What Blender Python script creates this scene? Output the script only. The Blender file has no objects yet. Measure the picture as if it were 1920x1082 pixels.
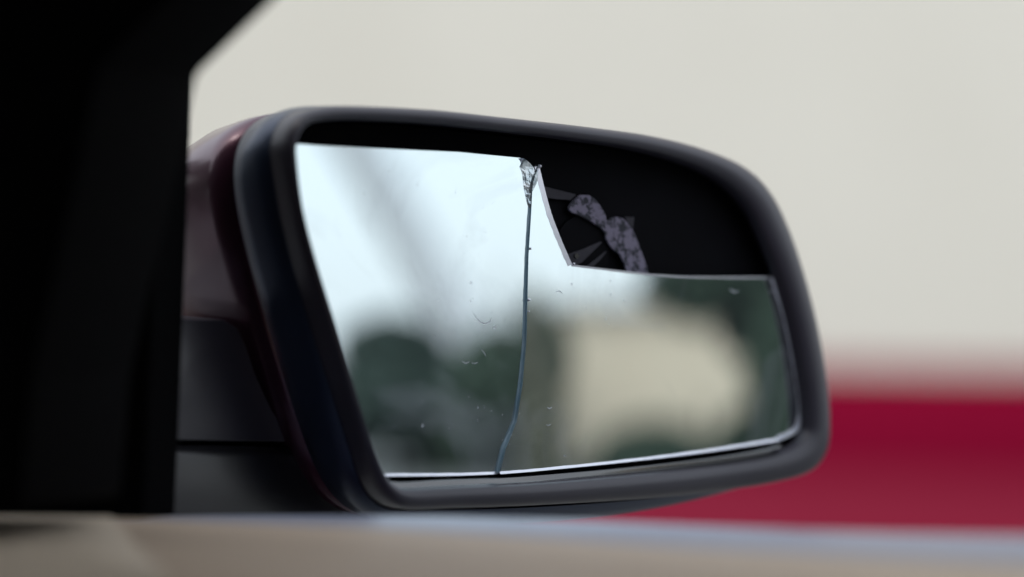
import bpy, bmesh, math, random
from mathutils import Vector, Matrix
from mathutils.geometry import delaunay_2d_cdt
random.seed(7)
scene = bpy.context.scene
COL = scene.collection

# ------------------------------------------------------------ camera, sky, sun, exposure
# car frame: +Y forward, +X to the car's right, Z up. The camera sits in the cabin looking at the right wing mirror.
EYE = 1.15
AZ = math.radians(62.0)                       # view direction, degrees right of straight ahead
LENS, SENSOR = 100.0, 36.0
FOC = 0.80
cd = bpy.data.cameras.new('camera'); cam = bpy.data.objects.new('camera', cd); COL.objects.link(cam)
cam.location = (0, 0, EYE); cam.rotation_euler = (math.radians(90), 0, -AZ)
cd.lens = LENS; cd.sensor_width = SENSOR; cd.sensor_fit = 'HORIZONTAL'
cd.clip_start = 0.02; cd.clip_end = 3000
cd.dof.use_dof = True; cd.dof.focus_distance = FOC; cd.dof.aperture_fstop = 3.7; cd.dof.aperture_blades = 0
scene.camera = cam

SUN_EL, SUN_AZ = math.radians(50), math.radians(310)      # compass style: clockwise from +Y
w = bpy.data.worlds.new('World'); scene.world = w; w.use_nodes = True
nt = w.node_tree
sky = nt.nodes.new('ShaderNodeTexSky'); sky.sky_type = 'NISHITA'; sky.sun_disc = False
sky.sun_elevation = SUN_EL; sky.sun_rotation = SUN_AZ
sky.air_density = 1.0; sky.dust_density = 6.0; sky.ozone_density = 1.0
bg = nt.nodes['Background']; bg.inputs['Strength'].default_value = 0.15
# an even overcast veil over the clear sky
veil = nt.nodes.new('ShaderNodeMix'); veil.data_type = 'RGBA'; veil.inputs['Factor'].default_value = 0.72
veil.inputs[7].default_value = (5.3, 5.55, 5.8, 1)
nt.links.new(sky.outputs[0], veil.inputs[6]); nt.links.new(veil.outputs[2], bg.inputs['Color'])
sd = bpy.data.lights.new('sun', 'SUN'); sun = bpy.data.objects.new('sun', sd); COL.objects.link(sun)
sd.energy = 0.5; sd.angle = math.radians(20); sd.color = (1.0, 0.96, 0.90)
sdir = Vector((math.sin(SUN_AZ)*math.cos(SUN_EL), math.cos(SUN_AZ)*math.cos(SUN_EL), math.sin(SUN_EL)))
sun.rotation_euler = sdir.to_track_quat('Z', 'Y').to_euler(); sun.location = sdir*30
vs = scene.view_settings
vs.view_transform = 'Standard'; vs.look = 'None'; vs.gamma = 1.0; vs.use_curve_mapping = False
vs.exposure = 0.74
scene.cycles.use_denoising = True
scene.cycles.max_bounces = 10
scene.cycles.caustics_reflective = False

# ------------------------------------------------------------ pixel -> direction helpers
O = Vector((0, 0, EYE))
FW = Vector((math.sin(AZ), math.cos(AZ), 0)); RT = Vector((math.cos(AZ), -math.sin(AZ), 0)); UP = Vector((0, 0, 1))
FPX = 1920*LENS/SENSOR
def ray(x, y): return FW + RT*((x-960)/FPX) + UP*((541-y)/FPX)
def at_depth(x, y, d): return O + ray(x, y)*d
def at_X(x, y, X): r = ray(x, y); return O + r*(X/r.x)
def at_z(x, y, z): r = ray(x, y); return O + r*((z-EYE)/r.z)

# mirror glass frame: centre, normal towards the car's rear, convex of radius RAD
PM = at_depth(1000, 580, FOC)
BACK_AZ, BACK_EL = math.radians(14.5), math.radians(1.5)
r0 = Vector((math.sin(BACK_AZ)*math.cos(BACK_EL), -math.cos(BACK_AZ)*math.cos(BACK_EL), math.sin(BACK_EL)))
d0 = ray(1000, 580).normalized()
NM = (r0-d0).normalized()
TU = UP.cross(NM).normalized()                # local right as the driver sees it
TV = NM.cross(TU).normalized()
RAD = 1.9
def mp(u, v, h): return PM + TU*u + TV*v + NM*h
def px_uv(x, y, h=0.0):                        # pixel -> (u, v) on the plane at height h in front of the glass
    r = ray(x, y); P0 = PM + NM*h
    t = (P0-O).dot(NM)/r.dot(NM); q = O + r*t - PM
    return q.dot(TU), q.dot(TV)
def px_mp(x, y, h=0.0): u, v = px_uv(x, y, h); return mp(u, v, h)
# the larger right hand shard sits a little askew in its seat
SH_TILT = {0: (0.0, 0.0), 1: (-0.020, -0.006)}
def shard_h(u, v, k):
    a, b = SH_TILT[k]
    return -(u*u+v*v)/(2*RAD) + a*u + b*v + (0.0009 if k else 0.0)
def shard_n(u, v, k):
    a, b = SH_TILT[k]
    return (NM + TU*(u/RAD - a) + TV*(v/RAD - b)).normalized()
def px_sh(x, y, k):                            # pixel -> (u, v) on the curved face of shard k
    h = 0.0
    for _ in range(4): u, v = px_uv(x, y, h); h = shard_h(u, v, k)
    return u, v
def refl(x, y, k, dist):                       # the point that the glass shows at a pixel, dist metres away from it
    u, v = px_sh(x, y, k); p = mp(u, v, shard_h(u, v, k)); n = shard_n(u, v, k)
    d = (p-O).normalized(); r = d - n*(2*d.dot(n))
    return p + r*dist

# ------------------------------------------------------------ materials
def srgb(c): return tuple((x/12.92 if x <= 0.04045 else ((x+0.055)/1.055)**2.4) for x in c)
def mat(name, col, rough=0.5, metal=0.0, coat=0.0, spec=0.5, noise=None, bump=None, coat_rough=0.03):
    m = bpy.data.materials.new(name); m.use_nodes = True
    n = m.node_tree.nodes; l = m.node_tree.links; b = n['Principled BSDF']
    b.inputs['Base Color'].default_value = (*col, 1); b.inputs['Roughness'].default_value = rough
    b.inputs['Metallic'].default_value = metal; b.inputs['Coat Weight'].default_value = coat
    b.inputs['Coat Roughness'].default_value = coat_rough; b.inputs['Specular IOR Level'].default_value = spec
    if noise or bump:
        tc = n.new('ShaderNodeTexCoord')
    if noise:
        sc, amt, col2 = noise
        t = n.new('ShaderNodeTexNoise'); t.inputs['Scale'].default_value = sc; t.inputs['Detail'].default_value = 5
        r = n.new('ShaderNodeValToRGB'); r.color_ramp.elements[0].position = .5-amt; r.color_ramp.elements[1].position = .5+amt
        r.color_ramp.elements[0].color = (*col, 1); r.color_ramp.elements[1].color = (*col2, 1)
        l.new(tc.outputs['Object'], t.inputs['Vector']); l.new(t.outputs['Fac'], r.inputs['Fac']); l.new(r.outputs['Color'], b.inputs['Base Color'])
    if bump:
        sc, st, dist = bump
        t = n.new('ShaderNodeTexNoise'); t.inputs['Scale'].default_value = sc; t.inputs['Detail'].default_value = 4
        bp = n.new('ShaderNodeBump'); bp.inputs['Strength'].default_value = st; bp.inputs['Distance'].default_value = dist
        l.new(tc.outputs['Object'], t.inputs['Vector']); l.new(t.outputs['Fac'], bp.inputs['Height']); l.new(bp.outputs['Normal'], b.inputs['Normal'])
    return m
M = {}
M['trim'] = mat('black_interior_plastic', (0.0018, 0.0018, 0.0022), 0.75, spec=0.04, bump=(900, 0.2, 0.0004))
M['rim'] = mat('dark_grey_grained_plastic', (0.052, 0.050, 0.066), 0.36, spec=0.5, bump=(2500, 0.15, 0.0002))
M['recess'] = mat('glossy_black_plastic', (0.004, 0.004, 0.005), 0.16, spec=0.5)
M['lip'] = mat('polished_black_lip', (0.02, 0.022, 0.028), 0.12, spec=1.0, coat=1.0, coat_rough=.08)
M['band'] = mat('navy_satin_plastic', (0.034, 0.050, 0.092), 0.34, metal=.4, spec=0.5)
M['paint'] = mat('maroon_metallic_paint', (0.085, 0.030, 0.055), 0.30, metal=0.5, coat=.6, coat_rough=.14)
M['foot'] = mat('black_grained_plastic', (0.018, 0.018, 0.022), 0.30, coat=.4, coat_rough=.2, bump=(1500, 0.15, 0.0003))
M['arm'] = mat('satin_grey_plastic', (0.060, 0.057, 0.072), 0.30, coat=.5, coat_rough=.15, bump=(1500, .15, .0003))
M['plate'] = mat('matt_black_plastic', (0.003, 0.003, 0.004), 0.75, spec=0.06, noise=(60, .3, (0.005, 0.005, 0.007)))
M['rib'] = mat('dusty_black_plastic', (0.020, 0.018, 0.026), 0.6, spec=0.3, noise=(300, .3, (0.035, 0.032, 0.045)))
M['edge'] = mat('frosted_glass_edge', (0.80, 0.82, 0.93), 0.22, metal=.6, noise=(400, .25, (0.90, 0.92, 0.98)))
M['pale_edge'] = mat('sky_tinted_ground_edge', (0.78, 0.84, 0.98), 0.4, noise=(400, .25, (0.88, 0.92, 1.0)))  # the bevel's sky reflection is put into this pale blue colour
M['teal_edge'] = mat('teal_glass_edge', (0.38, 0.60, 0.72), 0.15, metal=.3, noise=(250, .2, (0.55, 0.74, 0.84)))
M['chip'] = mat('conchoidal_glass_chip', (0.55, 0.70, 0.78), 0.10, metal=.7, noise=(260, .15, (0.90, 0.95, 0.98)), bump=(300, 0.6, 0.001))
M['seal'] = mat('sky_tinted_seal_rubber', (0.40, 0.43, 0.55), 0.33)  # sheen of the sky on dark rubber is put into this pale blue
M['beige'] = mat('beige_door_trim', (0.58, 0.45, 0.34), 0.55, spec=.3, noise=(12, .3, (0.62, 0.49, 0.375)), bump=(1200, 0.2, 0.0004))
M['bead'] = mat('pale_trim_insert', (0.66, 0.55, 0.43), 0.6, spec=.3)
M['lining'] = mat('charcoal_headlining', (0.012, 0.012, 0.012), 0.9)

def adhesive_mat():
    m = bpy.data.materials.new('dried_adhesive'); m.use_nodes = True
    n = m.node_tree.nodes; l = m.node_tree.links; b = n['Principled BSDF']
    tc = n.new('ShaderNodeTexCoord')
    t = n.new('ShaderNodeTexNoise'); t.inputs['Scale'].default_value = 420; t.inputs['Detail'].default_value = 6; t.inputs['Roughness'].default_value = .65
    r = n.new('ShaderNodeValToRGB')
    e = r.color_ramp.elements; e[0].position = .45; e[0].color = (0.025, 0.027, 0.038, 1); e[1].position = .54; e[1].color = (0.20, 0.18, 0.25, 1)
    l.new(tc.outputs['Object'], t.inputs['Vector']); l.new(t.outputs['Fac'], r.inputs['Fac']); l.new(r.outputs['Color'], b.inputs['Base Color'])
    b.inputs['Roughness'].default_value = .8
    bp = n.new('ShaderNodeBump'); bp.inputs['Strength'].default_value = .5; bp.inputs['Distance'].default_value = .0006
    l.new(t.outputs['Fac'], bp.inputs['Height']); l.new(bp.outputs['Normal'], b.inputs['Normal'])
    return m
M['adhesive'] = adhesive_mat()

def mirror_mat(name, tint, dust):
    m = bpy.data.materials.new(name); m.use_nodes = True
    n = m.node_tree.nodes; l = m.node_tree.links; b = n['Principled BSDF']
    b.inputs['Base Color'].default_value = (*tint, 1); b.inputs['Metallic'].default_value = 1; b.inputs['Roughness'].default_value = 0.0
    d = n.new('ShaderNodeBsdfDiffuse'); d.inputs['Color'].default_value = (0.75, 0.80, 0.88, 1)
    mx = n.new('ShaderNodeMixShader'); out = n['Material Output']
    tc = n.new('ShaderNodeTexCoord')
    # fine dust specks, gathered in smudges
    v = n.new('ShaderNodeTexNoise'); v.inputs['Scale'].default_value = 520; v.inputs['Detail'].default_value = 2
    r1 = n.new('ShaderNodeMapRange'); r1.inputs['From Min'].default_value = .70; r1.inputs['From Max'].default_value = .82; r1.inputs['To Max'].default_value = dust*4
    s = n.new('ShaderNodeTexNoise'); s.inputs['Scale'].default_value = 26; s.inputs['Detail'].default_value = 4; s.inputs['Distortion'].default_value = 1.0
    r2 = n.new('ShaderNodeMapRange'); r2.inputs['From Min'].default_value = .50; r2.inputs['From Max'].default_value = .75; r2.inputs['To Min'].default_value = dust*0.12; r2.inputs['To Max'].default_value = dust
    ad = n.new('ShaderNodeMath'); ad.operation = 'MULTIPLY_ADD'
    l.new(tc.outputs['Object'], v.inputs['Vector']); l.new(v.outputs['Fac'], r1.inputs['Value'])
    l.new(tc.outputs['Object'], s.inputs['Vector']); l.new(s.outputs['Fac'], r2.inputs['Value'])
    sm = n.new('ShaderNodeMapRange'); sm.inputs['From Min'].default_value = .48; sm.inputs['From Max'].default_value = .62
    l.new(s.outputs['Fac'], sm.inputs['Value'])
    l.new(r1.outputs[0], ad.inputs[0]); l.new(sm.outputs[0], ad.inputs[1]); l.new(r2.outputs[0], ad.inputs[2])
    l.new(ad.outputs[0], mx.inputs['Fac']); l.new(b.outputs[0], mx.inputs[1]); l.new(d.outputs[0], mx.inputs[2]); l.new(mx.outputs[0], out.inputs['Surface'])
    return m
M['mirror'] = mirror_mat('silvered_mirror_glass', (0.77, 0.88, 0.91), 0.26)

# ------------------------------------------------------------ mesh helpers
def tag(o, label=None, cat=None, group=None, kind=None):
    if label: o['label'] = label
    if cat: o['category'] = cat
    if group: o['group'] = group
    if kind: o['kind'] = kind
    return o
def empty(name, loc=(0, 0, 0)):
    o = bpy.data.objects.new(name, None); COL.objects.link(o); o.location = loc; o.empty_display_size = .05
    return o
def link(name, me, mats, parent=None):
    o = bpy.data.objects.new(name, me); COL.objects.link(o)
    for m in (mats if isinstance(mats, (list, tuple)) else [mats]): me.materials.append(m)
    if parent:
        o.parent = parent
        if parent.type == 'EMPTY': o.matrix_parent_inverse = Matrix.Translation(-Vector(parent.location))
    return o
def from_bm(name, bm, mats, parent=None, smooth=True, angle=None):
    bmesh.ops.recalc_face_normals(bm, faces=bm.faces)
    me = bpy.data.meshes.new(name); bm.to_mesh(me); bm.free()
    if smooth:
        for p in me.polygons: p.use_smooth = True
        if angle: me.set_sharp_from_angle(angle=math.radians(angle))
    return link(name, me, mats, parent)
def catmull(pts, n, closed=True):
    P = [Vector(p) for p in pts]; N = len(P); out = []
    segs = N if closed else N-1
    def g(i): return P[i % N] if closed else P[max(0, min(N-1, i))]
    for k in range(n):
        s = k*segs/(n if closed else n-1); i = min(int(s), segs-1); t = s-i
        a, b, c, d = g(i-1), g(i), g(i+1), g(i+2)
        out.append(0.5*((2*b)+(c-a)*t+(2*a-5*b+4*c-d)*t*t+(3*b-a-3*c+d)*t**3))
    return out
def loft(rings, cap_first=False, cap_last=False, closed=True):
    bm = bmesh.new(); V = [[bm.verts.new(p) for p in r] for r in rings]
    n = len(V[0])
    for a, b in zip(V, V[1:]):
        for i in range(n if closed else n-1):
            bm.faces.new((a[i], a[(i+1) % n], b[(i+1) % n], b[i]))
    if cap_first: bm.faces.new(V[0])
    if cap_last: bm.faces.new(V[-1])
    return bm
def prism(front, off, bevel=0.0, seg=3):
    """polygon (3-D points) pushed along off, edges rounded"""
    bm = bmesh.new(); a = [bm.verts.new(p) for p in front]; b = [bm.verts.new(Vector(p)+off) for p in front]
    n = len(a); caps_ = [bm.faces.new(a), bm.faces.new(b[::-1])]; bm.normal_update()
    bmesh.ops.triangulate(bm, faces=caps_, ngon_method='EAR_CLIP') if n > 8 and not bevel else None
    for i in range(n): bm.faces.new((a[i], b[i], b[(i+1) % n], a[(i+1) % n]))
    bmesh.ops.recalc_face_normals(bm, faces=bm.faces)
    if bevel:
        bmesh.ops.bevel(bm, geom=bm.edges[:], offset=bevel, segments=seg, profile=.5, affect='EDGES', clamp_overlap=True)
    return bm
def box(lo, hi, bevel=0.0):
    x0, y0, z0 = lo; x1, y1, z1 = hi
    return prism([(x0, y0, z0), (x1, y0, z0), (x1, y1, z0), (x0, y1, z0)], Vector((0, 0, z1-z0)), bevel)

# ------------------------------------------------------------ the ground
def asphalt():
    m = mat('asphalt', (0.18, 0.19, 0.19), 0.95, spec=.1, noise=(0.9, .25, (0.24, 0.25, 0.25)), bump=(60, 0.4, 0.004))
    return m
bm = bmesh.new(); bmesh.ops.create_grid(bm, x_segments=2, y_segments=2, size=1500)
tag(from_bm('ground', bm, asphalt(), smooth=False), kind='structure')

# ------------------------------------------------------------ wall beyond the mirror: cream render over a red painted dado
def wall_mat():
    m = mat('cream_render', (0.66, 0.65, 0.585), 0.9, spec=.2, noise=(0.55, .22, (0.80, 0.80, 0.74)), bump=(90, 0.3, 0.003))
    return m
WX = 4.3
RED_TOP = at_X(1740, 693, WX).z
RED_MID = at_X(1740, 892, WX).z
wl = empty('painted_wall', (WX, 4, 0))
tag(wl, 'cream rendered wall with a red painted base behind the wing mirror', 'wall')
from_bm('upper_wall', box((WX, -1.2, RED_TOP), (WX+.3, 9, 4.2), .01), wall_mat(), wl, angle=40)
mr = mat('crimson_masonry_paint', (0.20, 0.001, 0.022), 0.9, spec=.08, noise=(1.2, .3, (0.22, 0.002, 0.027)), bump=(90, .3, .003))
mr2 = mat('faded_crimson_masonry_paint', (0.22, 0.012, 0.036), 0.9, spec=.1, noise=(1.0, .3, (0.24, 0.018, 0.044)), bump=(90, .3, .003))
from_bm('red_dado', box((WX-.012, -1.2, RED_MID), (WX+.298, 9, RED_TOP-.002), .004), mr, wl, angle=40)
from_bm('faded_red_base', box((WX-.016, -1.2, -.05), (WX+.296, 9, RED_MID-.002), .004), mr2, wl, angle=40)

# ------------------------------------------------------------ wing mirror
mir = empty('wing_mirror', mp(-.09, -.055, -.05))
tag(mir, 'broken maroon and black wing mirror with cracked glass beside the door pillar', 'mirror')

PAIRS = [((529,290),(556,292)), ((531,262),(558,266)), ((540,235),(567,245)), ((558,214),(585,232)), ((590,202),(615,226)),
 ((650,198),(672,224)), ((800,205),(805,231)), ((950,221),(950,246)), ((1100,238),(1090,263)), ((1220,255),(1200,281)), ((1320,281),(1290,306)),
 ((1395,315),(1358,340)), ((1442,362),(1405,388)), ((1476,430),(1437,450)), ((1506,520),(1469,530)), ((1531,620),(1494,620)), ((1548,720),(1512,715)),
 ((1553,800),(1519,780)), ((1546,850),(1515,812)), ((1515,886),(1493,836)), ((1450,906),(1440,853)), ((1350,921),(1340,870)), ((1200,936),(1190,889)),
 ((1000,948),(1000,906)), ((850,953),(850,913)), ((765,955),(768,917)), ((725,940),(740,907)), ((698,900),(719,882)), ((665,800),(688,803)),
 ((614,640),(640,642)), ((572,500),(597,505)), ((545,390),(568,395))]
NR, ND = 320, 3200
def hdrop(u):                                         # the rim sinks towards the outer end of the glass
    t = max(0, min(1, (u+.01)/.095)); return -.0065*t*t*(3-2*t)
HR = 0.007                                            # how far the rim stands proud of the glass
def rimpt(p, h):
    d = hdrop(px_uv(*p, h)[0]); d = hdrop(px_uv(*p, h+d)[0]); u, v = px_uv(*p, h+d); return (u, v, d)
od = catmull([rimpt(a, HR-.003) for a, b in PAIRS], ND); idn = catmull([rimpt(b, HR) for a, b in PAIRS], ND)
acc = [0.0]                                           # even spacing along the outline
for i in range(ND): acc.append(acc[-1]+(od[(i+1) % ND]-od[i]).length+.5*(idn[(i+1) % ND]-idn[i]).length)
pick, j = [], 0
for i in range(NR):
    while acc[j+1] < acc[-1]*i/NR: j += 1
    pick.append(j)
outer = [od[j] for j in pick]; inner = [idn[j] for j in pick]
def ctrl_index(c): t = ND*c/len(PAIRS); return min(range(NR), key=lambda i: abs(pick[i]-t))
def smoothed(src, n):                                 # a rounder version of the outline
    q = [p.copy() for p in src]
    for _ in range(n): q = [(q[i-1]+q[i]*2+q[(i+1) % NR])/4 for i in range(NR)]
    return q
outer_b, outer_c = smoothed(outer, 14), smoothed(outer, 80)
cu = sum(p.x for p in outer)/NR; cv = sum(p.y for p in outer)/NR
def ring(src, h, s=1.0, du=0, dv=0, fn=None, zf=0.0):
    out = []
    for p in src:
        u, v = cu+(p.x-cu)*s+du, cv+(p.y-cv)*s+dv
        if fn: u, v = fn(u, v)
        out.append(mp(u, v, h+p.z*zf))
    return out
def mixring(t, h): return [mp(a.x*(1-t)+b.x*t, a.y*(1-t)+b.y*t, h+a.z*(1-t)+b.z*t) for a, b in zip(outer, inner)]
def sag(u, v, k):                                     # the underside bulges below the rim
    lo = max(0, min(1, (cv-v)/.055)); mid = max(0, 1-((u-cu+.01)/.085)**2)
    return u, v-k*lo*mid
# rim: rounded lip
from_bm('rim', loft([mixring(1.0, HR-.004), mixring(.97, HR-.001), mixring(.88, HR+.0004), mixring(.55, HR+.0012), mixring(.2, HR), mixring(.05, HR-.0015), mixring(0, HR-.004), ring(outer, HR-.009, .998, zf=1)]), M['rim'], mir)
# glossy recess round the glass
RC = [ring(inner, HR-.0042, 1.001, zf=1), ring(inner, HR-.006, 1.005, .0005, zf=1), ring(inner, -.005, 1.012, .003, zf=.5), ring(inner, -.0125, 1.012, .004), ring(inner, -.0135, .98, .004)]
i0, i1 = ctrl_index(19.6), ctrl_index(27.4)      # the run along the foot of the glass
from_bm('recess', loft([r[i1:]+r[:i0+1] for r in RC], closed=False), M['plate'], mir)
LP = [RC[0], ring(inner, HR-.0055, .998, 0, .0003, zf=1), ring(inner, .0015, .995, 0, .0012), ring(inner, -.0008, .993, 0, .0015), ring(inner, -.006, 1.0, 0, 0)]
from_bm('lower_lip', loft([r[i0:i1+1] for r in LP], closed=False), M['lip'], mir)
# navy band behind the rim, then the painted cap
sg = lambda k: (lambda u, v: sag(u, v, k))
from_bm('housing_band', loft([ring(outer, HR-.0092, .999, fn=sg(.001), zf=1), ring(outer_b, HR-.011, 1.009, fn=sg(.003), zf=1), ring(outer_b, -.008, 1.014, fn=sg(.005), zf=.5), ring(outer_c, -.014, 1.024, fn=sg(.005)), ring(outer_c, -.0195, 1.021, fn=sg(.005)), ring(outer_c, -.0215, 1.002, fn=sg(.004))]), M['band'], mir)
caps = [(-.021, .99, 0), (-.022, 1.012, 0), (-.034, 1.010, -.0002), (-.046, 1.005, -.0012), (-.060, .985, -.003), (-.075, .945, -.006), (-.090, .875, -.010), (-.104, .77, -.014), (-.114, .62, -.017), (-.121, .42, -.019), (-.1235, .2, -.020)]
from_bm('painted_cap', loft([ring(outer_c, h, s*1.006, 0, dv, fn=sg(.004*s)) for h, s, dv in caps], cap_last=True), M['paint'], mir)

# backing plate seen where the glass is gone
bp_ = from_bm('backing_plate', loft([[q+NM*(-.0054-((q-PM).dot(TU)**2+(q-PM).dot(TV)**2)/(2*RAD)) for q in ring(inner, 0, sc_, .004)] for sc_ in (1.0, .85, .65, .45, .25, .02)], cap_last=True), M['plate'], mir)
def pxpoly(pts, h): return [px_mp(x, y, h) for x, y in pts]
Z7 = lambda x, y: (1020+x/6.01, 340+y/6.01)
adh = [(270,300),(300,250),(350,200),(410,152),(510,155),(570,190),(630,260),(680,340),(706,400),(703,436),(730,438),(770,407),(830,400),(900,420),(950,470),(1000,540),(1040,620),(1090,760),(1130,860),(1170,980),(1190,1100),(960,1100),(900,920),(860,830),(790,780),(740,720),(700,650),(685,580),(650,530),(600,500),(540,460),(450,410),(370,375),(310,355)]
from_bm('adhesive_residue', prism(pxpoly([Z7(*p) for p in adh], -.0036), NM*-.0008, .0002, 1), M['adhesive'], bp_, smooth=False)
for nm, pts, h in (('bracket', [(-60,40),(20,60),(370,150),(300,215),(120,200),(60,190),(-60,170)], -.0044),
               ('rib', [(200,850),(290,815),(450,760),(640,680),(655,690),(600,745),(430,915),(330,960),(200,960)], -.0040),
               ('rib', [(480,960),(560,895),(700,785),(705,800),(640,880),(560,960)], -.0043),
               ('bracket', [(905,400),(1020,402),(1005,545),(950,470)], -.0045)):
    from_bm(nm, prism(pxpoly([Z7(*p) for p in pts], h), NM*-.0006, .0001, 1), M['rib'], bp_, smooth=False)
# screw on the rib
def disc(c, r, depth, seg=16, nrm=None):
    n = nrm or NM; a = TU; b = n.cross(a).normalized()
    return prism([c + a*(math.cos(t)*r) + b*(math.sin(t)*r) for t in [2*math.pi*i/seg for i in range(seg)]], n*-depth)
from_bm('screw', disc(px_mp(*Z7(370, 840), -.0036), .0008, .0006), M['recess'], bp_, angle=40)
# dark motor boss behind the glue ring
from_bm('motor_boss', disc(px_mp(1092, 470, -.0046), .0100, .0008, 40), M['plate'], bp_, angle=40)

# --- glass shards
crackL = [(985,300),(1000,318),(997,360),(994,400),(989,480),(986,560),(984,640),(976,720),(966,790),(945,840),(934,888)]
left_px = [(520,268),(700,278),(860,285),(975,296)] + crackL + [(850,891),(718,892),(690,893),(650,760),(560,420)]
crackR = [(1008,311),(999,340),(996,400),(991,480),(989,560),(987,640),(980,720),(969,790),(949,840),(937,887)]
right_px = [(1000,885),(1150,869),(1300,851),(1400,836),(1460,826),(1490,812),(1500,798),(1504,780),(1502,730),(1490,660),(1475,590),(1452,519),(1300,518),(1215,513),(1130,503),(1072,496),(1050,445),(1030,390),(1010,311)] + crackR
def densify(pts, step=14, jit=0.0):
    out = []
    for i, a in enumerate(pts):
        b = pts[(i+1) % len(pts)]; n = max(1, int(math.hypot(b[0]-a[0], b[1]-a[1])/step))
        for k in range(n):
            t = k/n; out.append((a[0]+(b[0]-a[0])*t, a[1]+(b[1]-a[1])*t))
    return out
def shard(name, px, k, label):
    uv = [px_sh(*p, k) for p in densify(px)]
    pts = [Vector(p) for p in uv]; nb = len(pts); G = .0035
    lo = (min(p.x for p in pts), min(p.y for p in pts)); hi = (max(p.x for p in pts), max(p.y for p in pts))
    x = lo[0]+G/2; row = 0
    while x < hi[0]:
        y = lo[1]+G/2*(1+row % 2)
        while y < hi[1]: pts.append(Vector((x, y))); y += G
        x += G; row += 1
    vo, eo, fo = delaunay_2d_cdt(pts, [(i, (i+1) % nb) for i in range(nb)], [list(range(nb))], 1, 1e-6)[:3]
    bm = bmesh.new(); vs_ = [bm.verts.new((p.x, p.y, 0)) for p in vo]
    for f in fo: bm.faces.new([vs_[i] for i in f])
    for v in [v for v in bm.verts if not v.link_faces]: bm.verts.remove(v)
    bm.normal_update()
    for f in bm.faces:
        if f.normal.z < 0: f.normal_flip()
    bnd = [e for e in bm.edges if e.is_boundary]
    nrm = {}
    ex = bmesh.ops.extrude_edge_only(bm, edges=bnd)
    newv = [g for g in ex['geom'] if isinstance(g, bmesh.types.BMVert)]
    newset = set(newv); TH = .0020
    for v in bm.verts:
        u, vv = v.co.x, v.co.y
        v.co = mp(u, vv, shard_h(u, vv, k) - (TH if v in newset else 0)); nrm[v] = shard_n(u, vv, k)
    for f in bm.faces: f.material_index = 1 if any(v in newset for v in f.verts) else 0
    bmesh.ops.recalc_face_normals(bm, faces=bm.faces); bm.normal_update()
    if sum(f.normal.dot(NM)*f.calc_area() for f in bm.faces if f.material_index == 0) < 0:
        bmesh.ops.reverse_faces(bm, faces=bm.faces)
    bm.verts.index_update(); bm.normal_update()
    me = bpy.data.meshes.new(name)
    norms = []
    for f in bm.faces:
        for lo_ in f.loops: norms.append(nrm[lo_.vert] if f.material_index == 0 else f.normal.copy())
    bm.to_mesh(me); bm.free()
    for p in me.polygons: p.use_smooth = True
    me.normals_split_custom_set(norms)
    o = link(name, me, [M['mirror'], M['teal_edge']], mir); o['label'] = label
    return o
sl = shard('mirror_glass', left_px, 0, 'intact inner half of the cracked mirror glass')
sr = shard('mirror_glass', right_px, 1, 'outer shard of mirror glass with its upper corner broken away')

def strip(name, px, k, wpx, m, parent, lift=.00025, side=1, taper=False, wob=.4):
    """ground or chipped bevel along a run of the outline, wpx wide to one side; solid with a sloping face"""
    P = catmull([(x, y, 0) for x, y in px], max(12, len(px)*6), closed=False)
    A, B, C = [], [], []
    n = len(P)
    for i, p in enumerate(P):
        q = P[min(i+1, n-1)]-P[max(i-1, 0)]; q.normalize(); nn = Vector((-q.y, q.x, 0))*side
        wd = wpx*(math.sin(math.pi*(i+.5)/n) if taper else 1.0)*(1+wob*(.12*math.sin(i*2.3)+.08*math.sin(i*5.1)))
        u, v = px_sh(p.x, p.y, k); u2, v2 = px_sh(p.x+nn.x*wd, p.y+nn.y*wd, k)
        h, h2 = shard_h(u, v, k), shard_h(u2, v2, k)
        A.append(mp(u, v, h+lift)); B.append(mp(u2, v2, h2+.00004)); C.append(mp(u, v, h-.0012))
    return from_bm(name, loft([C, A, B], closed=False), m, parent, angle=30)
# bright ground bevel along the foot and outer edge of the glass
strip('ground_edge', [(1452,519),(1475,590),(1490,660),(1502,730),(1505,770),(1500,798),(1490,812),(1460,826)], 1, 9, M['pale_edge'], sr, side=1)
strip('ground_edge', [(1460,826),(1400,836),(1300,851),(1150,869),(1000,884),(937,889)], 1, 5, M['edge'], sr, side=1)
strip('ground_edge', [(934,889),(850,892),(718,893)], 0, 5, M['edge'], sl, side=1)
strip('broken_edge', [(1010,311),(1030,390),(1050,445),(1072,496)], 1, 8, M['edge'], sr, side=1)
strip('broken_edge', [(1072,496),(1130,503),(1215,513),(1300,518),(1452,519)], 1, 3.5, M['edge'], sr, side=1)
strip('crack_edge', crackL[1:], 0, 5, M['teal_edge'], sl, side=1)
strip('chipped_edge', [(974,297),(984,300),(1000,320),(999,360),(995,396)], 0, 22, M['chip'], sl, side=1, taper=True, lift=.0006, wob=.05)
strip('chipped_edge', [(1008,309),(1001,330),(997,345),(995,362)], 1, 9, M['chip'], sr, side=-1, taper=True, lift=.0006, wob=.1)
for (x, y, r) in ((994,466,2.6),(991,562,3),(991,584,1.6),(1011,312,4),(1075,495,3)):
    bm = bmesh.new(); bmesh.ops.create_icosphere(bm, subdivisions=2, radius=r*FOC/FPX)
    u, v = px_sh(x, y, 1); c = mp(u, v, shard_h(u, v, 1)+.0002)
    for vv in bm.verts: vv.co = c + vv.co*(.75+.5*random.random())
    from_bm('glass_crumb', bm, M['edge'], sr)

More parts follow.
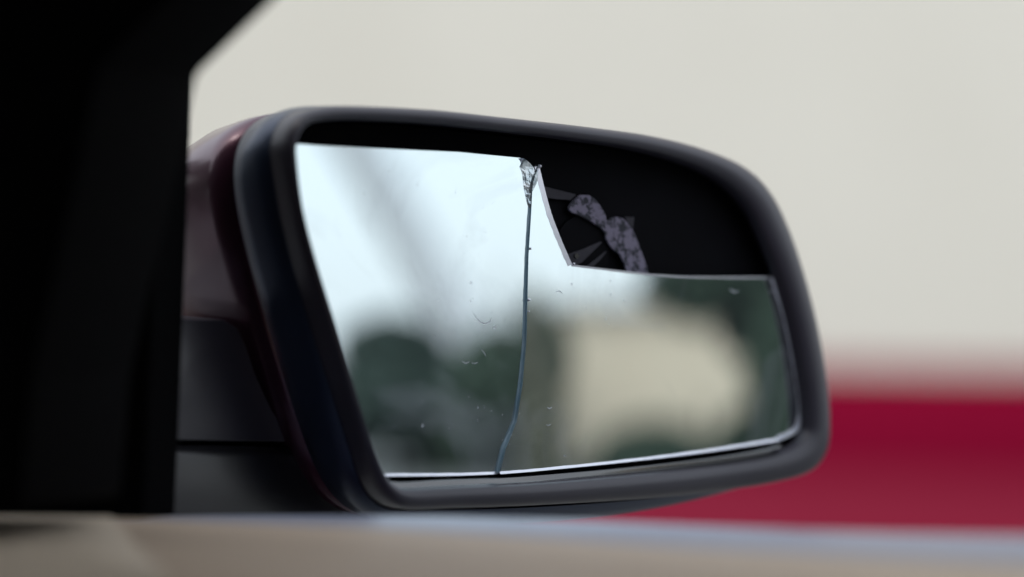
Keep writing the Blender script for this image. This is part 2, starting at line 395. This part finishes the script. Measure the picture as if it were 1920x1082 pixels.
M['scratch'] = mat('pale_scratch', (0.72, 0.76, 0.84), .6)
for k, px, wd in ((0, [(888,588),(897,600),(908,606),(918,603),(921,596)], 1.6), (0, [(866,677),(873,680),(880,678)], 1.5), (0, [(884,680),(890,681),(896,679)], 1.3),
                  (0, [(902,655),(908,661),(911,668)], 1.2), (1, [(1026,763),(1030,765),(1035,763)], 1.8), (1, [(1024,796),(1028,797),(1033,795)], 1.4), (1, [(1041,548),(1049,545),(1055,552)], 1.2),
                  (1, [(1368,541),(1376,546),(1385,545)], 2.0), (1, [(1440,546),(1449,545),(1456,547)], 1.6)):
    strip('scratch', px, k, wd, M['scratch'], (sl, sr)[k], lift=.00006, wob=1.5, taper=True)

# --- arm and foot that carry the mirror
back = -NM*.055 + UP*.004
armp = [(200,598),(420,600),(446,616),(462,650),(478,700),(510,770),(548,826),(548,829),(200,822)]
from_bm('mirror_arm', prism([px_mp(x, y, -.030) for x, y in armp], back, .010, 7), M['arm'], mir, angle=50)
pivp = [(200,780),(535,780),(556,845),(556,880),(200,880)]
from_bm('arm_pivot', prism([px_mp(x, y, -.036) for x, y in pivp], -NM*.04, .003, 3), M['plate'], mir, angle=50)
footp = [(190,834),(552,838),(600,900),(715,945),(800,1010),(190,1010)]
from_bm('mirror_foot', prism([px_mp(x, y, -.028) for x, y in footp], back, .003, 4), M['foot'], mir, angle=50)

# ------------------------------------------------------------ the car around the camera
car = empty('car', (0, 0, 0.25))
tag(car, 'dark car cabin with black pillar and beige door top framing the open window', 'car')
# front door: beige inner trim, seal, sail panel, outer skin
BX = .575
edge_px = [(-500, 962), (0, 967), (330, 972), (700, 985), (1000, 1002), (1300, 1022), (1600, 1038), (1920, 1052), (2400, 1078)]
E = [at_X(x, y, BX) for x, y in edge_px]
E = [E[0]+(E[0]-E[1])*1.2] + E + [E[-1]+(E[-1]-E[-2])*2.2]
KH = [0, 0, .10, .22, .38, .48, .56, .62, .68, .75, .8]      # the seal rises towards the rear
def run(profile, hump=False):                                  # profile: (dX, dz) offsets along the sill line, from outside to inside
    return loft([[e+Vector((dx, 0, dz if dz < 0 or not hump else dz*k-.0035*(1-k))) for e, k in zip(E, KH)] for dx, dz in profile], closed=False)
door = from_bm('door', box((.612, -.75, .32), (.640, .80, E[4].z-.030), .006), M['paint'], car, angle=40)
trim_prof = [(.000, -.030), (.001, -.006), (-.001, -.0015), (-.005, 0), (-.03, -.0012), (-.06, -.004), (-.085, -.010), (-.10, -.022), (-.108, -.045), (-.11, -.3), (-.10, -.75)]
from_bm('door_trim', run(trim_prof), M['beige'], door, angle=60)
seal_prof = [(.046, -.05), (.046, -.012), (.043, .0005), (.036, .0045), (.026, .0060), (.014, .0040), (.006, .0003), (.003, -.006), (.002, -.03)]
from_bm('window_seal', run(seal_prof, True), M['seal'], door, angle=60)
# pale insert let into the front of the trim
def sill_z(y):
    for p, q in zip(E, E[1:]):
        if q.y <= y <= p.y: return p.z+(q.z-p.z)*(y-p.y)/(q.y-p.y)
    return E[0].z if y > E[0].y else E[-1].z
b0, b1 = at_z(190, 988, E[2].z), at_z(350, 1095, E[2].z-.003)
rows = []
for dx, dz in ((-.0075, -.003), (-.0080, .0008), (-.02, .0004), (-.03, -.0002), (-.045, -.0014), (-.06, -.003), (-.085, -.009), (-.10, -.021), (-.107, -.045), (-.109, -.2)):
    t = (BX+dx-b0.x)/(b1.x-b0.x); t = max(-.1, min(1.6, t)); ye = b0.y+(b1.y-b0.y)*t+.004*math.sin(t*3)
    ys = [E[0].y-.004+(ye-E[0].y)*i/14 for i in range(15)]
    rows.append([Vector((BX+dx, y, sill_z(y)+dz)) for y in ys] + [Vector((BX+dx, ys[-1]-.0008, sill_z(ys[-1])+dz-.0006)), Vector((BX+dx, ys[-1]-.001, sill_z(ys[-1])+dz-.003))])
from_bm('trim_insert', loft(rows, closed=False), M['bead'], door, angle=50)
# sail panel and window pillar
sail = [(368,60),(367,138),(363,250),(357,420),(350,600),(342,800),(335,940),(333,985),(-700,985),(-700,440),(-250,20),(50,-150),(368,-150)]
from_bm('sail_panel', prism([at_X(x, y, .614) for x, y in sail], Vector((-.016, 0, 0)), .0025, 3), M['trim'], door, angle=50)
pil = [(376,138),(432,84),(520,0),(640,-112),(800,-250),(1050,-440),(1400,-680),(1900,-960),(2500,-1230),(1500,-1240),(900,-1020),(300,-640),(-250,-200),(-700,250),(-900,500),(-900,930),(230,930),(250,700),(340,300),(366,165)]
from_bm('window_pillar', prism([at_X(x, y, .560) for x, y in pil], Vector((-.040, 0, 0)), .008, 4), M['trim'], car, angle=50)
zs = E[4].z
from_bm('roof', box((-.95, -1.4, EYE+.21), (.50, .70, EYE+.25), .015), M['lining'], car, angle=40)
from_bm('dashboard', box((-.95, .52, .45), (.555, .95, zs-.02), .03), M['trim'], car, angle=40)
from_bm('cabin_floor', box((-.95, -1.4, .25), (.60, .95, .30), .01), M['lining'], car, angle=40)
from_bm('far_door', box((-1.00, -1.4, .30), (-.95, .95, EYE+.21), .01), M['lining'], car, angle=40)
from_bm('rear_partition', box((-.95, -1.45, .30), (.56, -1.40, EYE+.21), .01), M['lining'], car, angle=40)
from_bm('rear_quarter', box((.54, -1.38, .30), (.575, -.45, EYE+.22), .01), M['lining'], car, angle=40)

mw = mat('tinted_windscreen_glass', (0.70, 0.74, 0.74), 0.0); mw.node_tree.nodes['Principled BSDF'].inputs['Transmission Weight'].default_value = 1
from_bm('windscreen', prism([(-.93, .99, zs-.03), (.56, .99, zs-.03), (.49, .71, EYE+.23), (-.88, .71, EYE+.23)], Vector((0, .006, .005))), mw, car, angle=40)
from_bm('front_wing', box((.45, .82, .40), (.655, 2.1, zs-.06), .03), M['paint'], car, angle=40)
from_bm('bonnet', box((-.95, 1.02, zs-.16), (.448, 2.1, zs-.05), .03), M['paint'], car, angle=40)

# ------------------------------------------------------------ what the glass shows: things standing behind the car
def leaf_mat(name, c1, c2):
    m = mat(name, c1, .55, noise=(1.3, .3, c2)); return m
LEAF = [leaf_mat('dark_green_leaves', (0.020, 0.045, 0.030), (0.045, 0.085, 0.050)), leaf_mat('olive_leaves', (0.13, 0.14, 0.10), (0.20, 0.20, 0.15)), leaf_mat('blue_green_leaves', (0.03, 0.06, 0.05), (0.06, 0.10, 0.08))]
BARK = mat('stand_in_bark', (0.62, 0.64, 0.68), .9, noise=(6, .3, (0.74, 0.76, 0.79)), bump=(20, .6, .02))
DBARK = mat('dark_bark', (0.06, 0.05, 0.04), .9, noise=(6, .3, (0.10, 0.08, 0.06)))
def foliage(c, rad, n, size, seed, lobes=9):
    rnd = random.Random(seed); bm = bmesh.new()
    L = []
    for i in range(lobes):
        d = Vector((rnd.gauss(0, 1), rnd.gauss(0, 1), rnd.gauss(0, 1))).normalized()*rnd.uniform(.25, .72)
        L.append((d, rnd.uniform(.30, .50)))
    for i in range(n):
        d, s = L[i % lobes]
        q = Vector((rnd.gauss(0, 1), rnd.gauss(0, 1), rnd.gauss(0, 1))).normalized()*s*rnd.uniform(.55, 1.0)**.5 + d
        p = Vector((c[0]+q.x*rad[0], c[1]+q.y*rad[1], c[2]+q.z*rad[2]))
        if p.z < .03: continue
        a = Vector((rnd.gauss(0, 1), rnd.gauss(0, 1), rnd.gauss(0, .6))).normalized(); b = a.orthogonal().normalized(); b.rotate(Matrix.Rotation(rnd.uniform(0, 6.28), 3, a))
        s1 = size*rnd.uniform(.6, 1.3)
        bm.faces.new([bm.verts.new(p-a*s1), bm.verts.new(p+b*s1*.5), bm.verts.new(p+a*s1), bm.verts.new(p-b*s1*.5)])
    return bm
def limb(pts, r0_, r1_, seg=10):
    P = catmull(pts, 14, False); rings = []
    for i, p in enumerate(P):
        d = (P[min(i+1, 13)]-P[max(i-1, 0)]).normalized(); a = d.orthogonal().normalized(); b = d.cross(a)
        r = r0_+(r1_-r0_)*i/13
        rings.append([p+(a*math.cos(t)+b*math.sin(t))*r for t in [2*math.pi*k/seg for k in range(seg)]])
    return loft(rings, True, True)
def tree(name, c, rad, n, size, leaf, seed, label, cat, trunk_r=.07, group=None):
    t = empty(name, (c[0], c[1], 0)); tag(t, label, cat, group)
    bm = limb([(c[0], c[1], -.1), (c[0]+.05, c[1], c[2]*.5), (c[0]-.03, c[1]+.04, c[2]), (c[0], c[1], c[2]+rad[2]*.6)], trunk_r, trunk_r*.35)
    from_bm('trunk', bm, DBARK, t)
    from_bm('crown', foliage(c, rad, n, size, seed), leaf, t, smooth=False)
    return t
# cream house seen in the outer shard
hl, hr = refl(1062, 660, 1, 17), refl(1470, 660, 1, 17.6)
hc = Vector((hl.x, hl.y, 0))
house = empty('cream_house', (hc.x, hc.y, 0)); tag(house, 'cream rendered house reflected in the outer shard of the mirror', 'house')
mh = mat('warm_cream_render', (0.66, 0.55, 0.42), .9, noise=(.8, .3, (0.74, 0.64, 0.50)), bump=(40, .3, .005))
HW = hr.x-hl.x+1.5; HH = refl(1150, 572, 1, 17).z
from_bm('wall', box((hc.x, hc.y-5, -.05), (hc.x+HW, hc.y, HH), .02), mh, house, angle=40)
mroof = mat('white_coping', (0.72, 0.72, 0.70), .8)
from_bm('roof_coping', box((hc.x-.15, hc.y-5.15, HH+.002), (hc.x+HW+.15, hc.y+.15, HH+.12), .01), mroof, house, angle=40)
def bush(px, k, dist, rx, seed, leaf, label, n=5000, size=.07, name='bush', cat='bush', rz=None):
    """a plant whose top shows at px in shard k; it stands on the ground unless rz gives its crown's own half height"""
    p = refl(*px, k, dist); h = rz or p.z/2+.1
    return tree(name, (p.x, p.y, p.z-h), (rx, rx, h), n, size, leaf, seed, label, cat)
bush((735, 590), 0, 16.0, 1.9, 1, LEAF[2], 'rounded green bush reflected low in the inner half of the mirror', n=18000, size=.10)
bush((935, 405), 0, 15.5, 1.45, 2, LEAF[0], 'darkest tall bush reflected beside the crack in the mirror', n=14000, size=.10)
bush((1320, 690), 1, 12.5, 1.75, 3, LEAF[0], 'low dark bush reflected along the foot of the outer shard', n=14000, size=.08)
bush((1545, 420), 1, 12, 1.05, 4, LEAF[0], 'dark evergreen reflected at the outer edge of the mirror', n=16000, size=.09, name='evergreen_tree', cat='tree')
bush((1390, 400), 1, 13, 1.1, 5, LEAF[0], 'leafy tree branch reflected over the cream house', n=9000, size=.09, name='leafy_tree', cat='tree', rz=.62)
bush((1012, 500), 1, 11, .40, 6, LEAF[1], 'olive shrub reflected just outside the crack of the mirror', n=5000, size=.05)
# made-up unseen trees ahead of the car, added to darken the housing's gloss
for i, (x, y, rx, lab) in enumerate(((-2.6, 8.5, 1.7, 'added dense dark tree ahead of the bonnet'), (2.7, 10.0, 1.5, 'added dense dark tree ahead of the car, touching the painted wall'), (0.2, 9.2, 1.8, 'middle one of the added dense dark trees ahead of the car'))):
    tree('added_dark_tree', (x, y, 2.0), (rx, rx*.8, 2.0), 9000, .13, LEAF[0], 20+i, lab, 'tree', .12, 'added dark trees ahead of the car')
# made-up leaning trunk, standing in for the car's own window pillar in the mirror
P0, P1, P2 = refl(920, 760, 0, 18), refl(800, 500, 0, 18), refl(650, 240, 0, 18)
lt = empty('stand_in_tree', (P0.x, P0.y, 0)); tag(lt, 'made-up leaning tree trunk standing in for the pale band across the inner half of the mirror', 'tree')
P3 = P2+(P2-P1)*1.2
from_bm('trunk', limb([Vector((P0.x-.05, P0.y, -.1)), P0, P1, P2, P3], 0.34, .29), BARK, lt)
from_bm('crown', foliage(P3+Vector((0, 0, 1.3)), (1.6, 1.6, 1.1), 4000, .09, 11), LEAF[1], lt, smooth=False)
